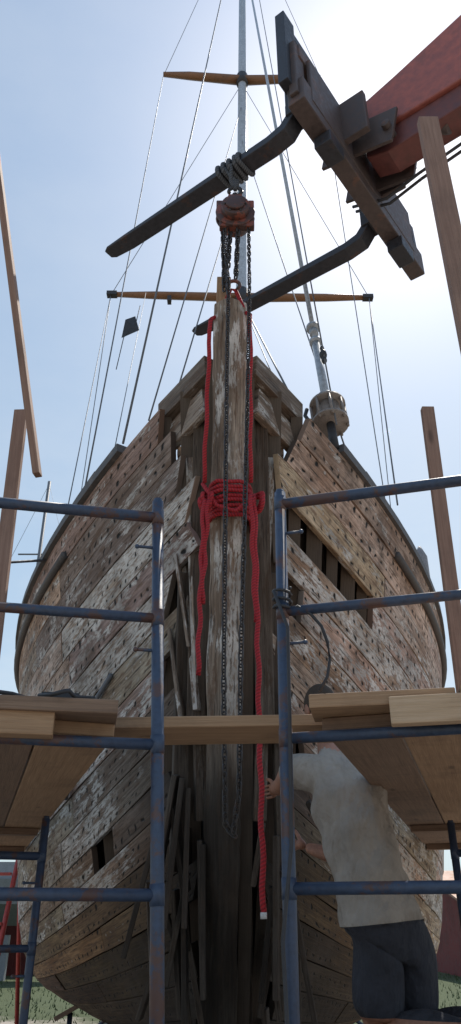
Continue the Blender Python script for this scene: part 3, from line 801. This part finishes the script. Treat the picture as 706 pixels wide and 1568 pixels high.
    # hands
    def hand(wrist, dirn, palm_n, thumb_side, nm):
        d = V(dirn).normalized(); n = V(palm_n); n = (n-d*n.dot(d)).normalized(); s = d.cross(n)*thumb_side
        W = V(wrist); HJ = {}; HE = []
        HJ['w'] = (W, (.026, .020), 'skin'); HJ['p1'] = (W+d*.03, (.034, .02), 'skin'); HJ['p2'] = (W+d*.065, (.036, .018), 'skin')
        HE += [('w', 'p1'), ('p1', 'p2')]
        for i, (off, ln) in enumerate(((.030, .068), (.011, .077), (-.010, .071), (-.030, .056))):
            base = W+d*.082+s*off; a1 = .35+.1*i
            d1 = (d*math.cos(a1)+n*math.sin(a1)); d2 = (d*math.cos(a1+.6)+n*math.sin(a1+.6)); d3 = (d*math.cos(a1+1.0)+n*math.sin(a1+1.0))
            q = [base, base+d1*ln*.45, base+d1*ln*.45+d2*ln*.32, base+d1*ln*.45+d2*ln*.32+d3*ln*.25]
            for k, p in enumerate(q): HJ['f%d%d' % (i, k)] = (p, (.0095-.0009*k,)*2, 'skin')
            HE += [('p2', 'f%d0' % i)]+[('f%d%d' % (i, k), 'f%d%d' % (i, k+1)) for k in range(3)]
        tb = [W+d*.035+s*.032, W+d*.06+s*.055+n*.01, W+d*.085+s*.062+n*.022]
        for k, p in enumerate(tb): HJ['t%d' % k] = (p, (.0115-.001*k,)*2, 'skin')
        HE += [('p1', 't0'), ('t0', 't1'), ('t1', 't2')]
        h = skinmesh(HJ, HE, 'w', nm, 1); h.parent = man; h.data.materials.clear(); h.data.materials.append(MS[2])
    hand(J['wl'][0], (-.1, 1, .05), (-.9, 0, -.2), 1, 'hand_left'); hand(J['wr'][0], (-.7, .6, .2), (0, .8, .3), -1, 'hand_right')
    # head
    hb = MB(); c = J['hd'][0]+V((-.02, .02, .09)); rot = Matrix.Rotation(math.radians(25), 3, 'Z') @ Matrix.Rotation(math.radians(-15), 3, 'X')
    def q(p): return c+rot @ V(p)
    hb.ball(c, (.074, .094, .112), 24, 16, mi=0, rot=rot); hb.ball(q((0, .045, -.06)), (.05, .045, .05), 14, 8, mi=0, rot=rot)
    hb.sweep([q((0, .088, .015)), q((0, .108, -.02)), q((0, .09, -.03))], [.008, .014, .009], n=8, mi=0)
    for s in (-1, 1):
        hb.ball(q((s*.076, 0, -.01)), (.01, .02, .032), 8, 6, mi=0, rot=rot); hb.ball(q((s*.03, .082, .012)), .011, 8, 6, mi=2)
        hb.ball(q((s*.03, .09, .012)), .006, 8, 6, mi=1); hb.sweep([q((s*.015, .09, .032)), q((s*.045, .083, .034))], .005, n=6, mi=1)
    hb.sweep([q((-.022, .088, -.055)), q((0, .094, -.056)), q((.022, .088, -.055))], .006, n=6, mi=3)
    hb.ball(q((0, -.016, .022)), (.082, .095, .105), 24, 14, mi=1, rot=rot)
    hb.build('head', [MS[2], mat_plain('hair', (.05, .035, .025), .9), mat_plain('eye_white', (.7, .7, .7)), mat_plain('lips', (.35, .12, .1))], man)
man()
mb = MB()
for k in range(3): mb.box((.15, 3.25+.3*k, -.48), (2.2, 3.1+.3*k, -.48), .28, .045)
for x in (.4, 1.9):
    for y in (3.2, 3.9): mb.box((x, y, GZ), (x, y, -.5), .09, .09, up=(0, 1, 0))
    mb.box((x, 3.1, -.55), (x, 4.0, -.55), .09, .085)
mb.build('low_staging', M_plankd, None, .004)

# ------------------------------------------------------------------ yard
def mat_ground():
    m, nt, b = newmat('yard_ground'); tc = N(nt, 'ShaderNodeTexCoord'); ob = tc.outputs['Object']
    g = noise(nt, ob, .12, 6, .6); g2 = noise(nt, ob, 3, 6, .7); g3 = noise(nt, ob, 40, 4, .7)
    dirt = mixc(nt, g2, (.30, .26, .22), (.46, .41, .36)); dirt = mixc(nt, math_n(nt, 'MULTIPLY', g3, .4), dirt, (.2, .17, .14))
    grass = mixc(nt, g2, (.028, .045, .014), (.07, .09, .03))
    sp = N(nt, 'ShaderNodeSeparateXYZ'); L(nt, ob, sp.inputs[0])
    far = math_n(nt, 'MULTIPLY', ramp(nt, math_n(nt, 'DIVIDE', sp.outputs[1], 40.0), .28, .42), .3)
    col = mixc(nt, ramp(nt, math_n(nt, 'ADD', far, math_n(nt, 'ADD', g, math_n(nt, 'MULTIPLY', g2, .2))), .66, .74), dirt, grass)
    L(nt, col, b.inputs['Base Color']); b.inputs['Roughness'].default_value = .95; bump(nt, b, g3, .6, .03); return m
mb = MB(); mb.add([V(p) for p in ((-600, -600, GZ), (600, -600, GZ), (600, 900, GZ), (-600, 900, GZ))], [(0, 1, 2, 3)], [[(0, 0)]*4]); mb.build('ground', mat_ground())
# grass tufts
mb = MB()
for k in range(16000):
    x = rnd(-14, 14); y = rnd(13, 34)
    h = rnd(.03, .09); a = rnd(0, 3.14); dx = .012*math.cos(a); dy = .012*math.sin(a); lx = rnd(-.04, .04)
    mb.add([V((x-dx, y-dy, GZ)), V((x+dx, y+dy, GZ)), V((x+lx, y+lx, GZ+h))], [(0, 1, 2)], [[(0, 0)]*3])
mb.build('grass', mat_plain('grass_blades', (.06, .09, .028), .8, 0, 2, .5))
# sheds
def shed(x0, x1, y0, y1, eave, ridge, name, wallc, roofc):
    e = empty(name); mb = MB(); z0 = GZ; z1 = GZ+eave; zr = GZ+ridge; ym = (y0+y1)/2
    P = [V(p) for p in ((x0, y0, z0), (x1, y0, z0), (x1, y1, z0), (x0, y1, z0), (x0, y0, z1), (x1, y0, z1), (x1, y1, z1), (x0, y1, z1), (x0, ym, zr), (x1, ym, zr))]
    mb.add(P, [(0, 1, 5, 4), (1, 2, 6, 9, 5), (2, 3, 7, 6), (3, 0, 4, 8, 7)], [[(0, 0)]*4, [(0, 0)]*5, [(0, 0)]*4, [(0, 0)]*5])
    k = x0+.15
    while k < x1: mb.box((k, y0-.012, z0), (k, y0-.012, z1), .03, .02, up=(0, 1, 0)); k += .3
    mb.build('walls', mat_plain(name+'_wall', wallc, .8, 0, 2, .4), e)
    mb = MB()
    for s, ya in ((-1, y0-.3), (1, y1+.3)): 
        zz = z1-(.3)*(zr-z1)/(ym-y0); mb.box(((x0+x1)/2, ya, zz+.06), ((x0+x1)/2, ym, zr+.06), x1-x0+.6, .06)
    mb.build('roof', mat_plain(name+'_roof', roofc, .6, 0, 1, .3), e)
    mb = MB(); n = max(1, int((x1-x0)/3))
    for k in range(n):
        c = x0+(k+.5)*(x1-x0)/n
        if k % 2 == 0: mb.box((c, y0-.03, z0), (c, y0-.03, z0+eave*.85), 1.1, .05, up=(0, 1, 0))
        else: mb.box((c, y0-.03, z0+eave*.4), (c, y0-.03, z0+eave*.75), .8, .05, up=(0, 1, 0))
    mb.build('doors_and_windows', mat_plain(name+'_door', (.12, .05, .045)), e)
shed(6.2, 16, 22, 29, 1.8, 2.6, 'red_shed', (.17, .028, .026), (.34, .16, .09))
shed(-20, -5.2, 24, 32, 1.9, 2.9, 'red_barn', (.14, .027, .025), (.11, .09, .09))
# step ladder (left), chair (right)
e = empty('step_ladder'); mb = MB()
for s in (-.22, .22):
    mb.sweep([(-2.75+s, 9.0, GZ), (-2.62+s*.7, 9.5, .7)], .03, n=6); mb.sweep([(-2.6+s, 10.1, GZ), (-2.62+s*.7, 9.55, .7)], .025, n=6)
for k in range(7): z = GZ+.28+.25*k; q = (z-GZ)/2.0; mb.box((-2.98+.1*q, 9+.5*q, z), (-2.5-.02*q, 9+.5*q, z), .08, .03)
mb.build('ladder_frame', mat_paint('ladder_red', (.36, .04, .03), (.2, .04, .03), .4), e)
e = empty('garden_chair'); mb = MB(); X = 5.0; Y = 17.5
for sx in (0, .5):
    for sy in (0, .45): mb.sweep([(X+sx, Y+sy, GZ), (X+sx*.9+.02, Y+sy, GZ+.45)], .02, n=6)
    mb.sweep([(X+sx, Y+.45, GZ+.4), (X+sx, Y+.6, GZ+.95)], .02, n=6); mb.sweep([(X+sx, Y, GZ+.62), (X+sx, Y+.5, GZ+.64)], .02, n=6)
for k in range(5): mb.box((X+.02, Y+.05+.09*k, GZ+.45), (X+.48, Y+.05+.09*k, GZ+.45), .07, .015); mb.box((X+.02, Y+.48+.025*k, GZ+.52+.09*k), (X+.48, Y+.48+.025*k, GZ+.52+.09*k), .015, .06)
mb.build('chair_frame', mat_plain('chair_white', (.6, .6, .6)), e)
# neighbouring yacht
e = empty('laid_up_yacht'); mb = MB(); X = -6.3; Y = 22
vs = []; F = []
for k in range(13):
    q = k/12; hw = 1.3*math.sin(math.pi*min(1, q*1.15+.0))**.6 if q > 0 else .02
    if q > .85: hw = 1.3*.75
    for a, z in ((-1, 1.0), (-.85, .3), (-.1, -.3), (.1, -.3), (.85, .3), (1, 1.0)): vs.append(V((X-4+8*q, Y+a*hw, z*.8+.15)))
for k in range(12):
    for m_ in range(5): F.append((k*6+m_, k*6+m_+1, k*6+7+m_, k*6+6+m_))
    F.append((k*6+5, k*6, k*6+6, k*6+11))
F += [(0, 1, 2, 3, 4, 5), (77, 76, 75, 74, 73, 72)]
mb.add(vs, F, [[(0, 0)]*len(x) for x in F], smooth=False); mb.box((X-1.4, Y, 1.15), (X+1.4, Y, 1.15), 1.2, .45)
mb.box((X-1.2, Y, -.8), (X+.6, Y, -.8), .2, 1.0)
for a in (-1, 1):
    for x in (-2, 2): mb.sweep([(X+x, Y+a*1.0, .3), (X+x*1.1, Y+a*1.5, GZ)], .05, n=6)
mb.build('hull', mat_plain('gelcoat', (.22, .23, .25), .5), e)
mb = MB(); mb.sweep([(X, Y, .9), (X, Y, 13.4)], .06, n=8); mb.sweep([(X-.7, Y, 10.6), (X+.7, Y, 10.6)], .03, n=6)
mb.sweep([(X-4, Y, 1.0), (X, Y, 13.3), (X+4, Y, 1.0)], .012, n=5, up=(0, 1, 0))
mb.build('mast', M_wire, e)
# distant trees
def mat_leaf():
    m, nt, b = newmat('foliage'); tc = N(nt, 'ShaderNodeTexCoord'); n1 = noise(nt, tc.outputs['Object'], .8, 5)
    L(nt, mixc(nt, ramp(nt, n1, .35, .65), (.03, .055, .015), (.09, .13, .035)), b.inputs['Base Color']); b.inputs['Roughness'].default_value = .8; return m
mb = MB()
for k in range(34):
    x = -60+k*3.6+rnd(-1.4, 1.4); y = rnd(62, 75); h = rnd(3.5, 6.5)
    if 8 < x < 24: h *= .7
    mb.sweep([(x, y, GZ), (x, y, GZ+h*.6)], [.2, .08], n=6, mi=1)
    for q in range(260):
        a = rnd(0, 6.28); rr = rnd(0, 1)**.5; zz = rnd(.25, 1); prof_ = math.sin(min(1, (1.05-zz)*1.5)*1.57)
        c = V((x+math.cos(a)*rr*h*.38*prof_, y+math.sin(a)*rr*h*.38*prof_, GZ+h*zz+rnd(-.2, .2))); s_ = rnd(.12, .34)
        d1 = V((rnd(-1, 1), rnd(-1, 1), rnd(-1, 1))).normalized()*s_; d2 = V((rnd(-1, 1), rnd(-1, 1), rnd(-1, 1))).normalized()*s_
        mb.add([c-d1, c+d2, c+d1, c-d2], [(0, 1, 2, 3)], [[(0, 0)]*4])
mb.build('distant_tree_line', [mat_leaf(), M_frame])

# ------------------------------------------------------------------ light
SUN_EL = 55; SUN_AZ = 20   # azimuth measured from +Y toward +X
wd = bpy.data.worlds.new('World'); bpy.context.scene.world = wd; wd.use_nodes = True; nt = wd.node_tree; nt.nodes.clear()
sky = nt.nodes.new('ShaderNodeTexSky'); sky.sky_type = 'NISHITA'; sky.sun_disc = False
sky.sun_elevation = math.radians(SUN_EL); sky.sun_rotation = math.radians(SUN_AZ)
sky.dust_density = 2.2; sky.air_density = 1.0; sky.ozone_density = 2.0
bg = nt.nodes.new('ShaderNodeBackground'); bg.inputs[1].default_value = .145
out = nt.nodes.new('ShaderNodeOutputWorld')
tc = nt.nodes.new('ShaderNodeTexCoord'); mp = mapping(nt, tc.outputs['Generated'], (1, 1, 2.2))
n1 = noise(nt, mp, 2.2, 8, .6); sp = nt.nodes.new('ShaderNodeSeparateXYZ'); L(nt, tc.outputs['Generated'], sp.inputs[0])
haze = ramp(nt, sp.outputs[2], .05, .9, (4.3, 5.5, 6.2), (1.7, 2.9, 4.6))
base = mixc(nt, .70, sky.outputs[0], haze)
low = ramp(nt, sp.outputs[2], .10, .60, (1, 1, 1), (.25, .25, .25))
cf = math_n(nt, 'MULTIPLY', ramp(nt, n1, .43, .70), low)
cloud = mixc(nt, math_n(nt, 'MULTIPLY', cf, .7), base, (5.8, 6.1, 6.4))
L(nt, cloud, bg.inputs[0]); L(nt, bg.outputs[0], out.inputs[0])
sl = bpy.data.lights.new('sun', 'SUN'); sl.energy = 5.0; sl.angle = math.radians(.5); sl.color = (1, .94, .85)
so = bpy.data.objects.new('sun', sl); bpy.context.collection.objects.link(so)
el = math.radians(SUN_EL); az = math.radians(SUN_AZ)
sdir = V((math.sin(az)*math.cos(el), math.cos(az)*math.cos(el), math.sin(el)))
so.rotation_euler = sdir.to_track_quat('Z', 'Y').to_euler(); so.location = (5, 5, 20)

cam = bpy.data.cameras.new('camera'); co = bpy.data.objects.new('camera', cam); bpy.context.collection.objects.link(co)
cam.sensor_fit = 'VERTICAL'; cam.sensor_height = 24; cam.lens = 24*1132/1568; cam.clip_end = 3000; cam.clip_start = .05
co.location = (0, 0, 0); co.rotation_euler = (math.radians(90+29), 0, 0)
sc = bpy.context.scene; sc.camera = co
sc.view_settings.view_transform = 'Standard'; sc.view_settings.look = 'None'; sc.view_settings.exposure = 0
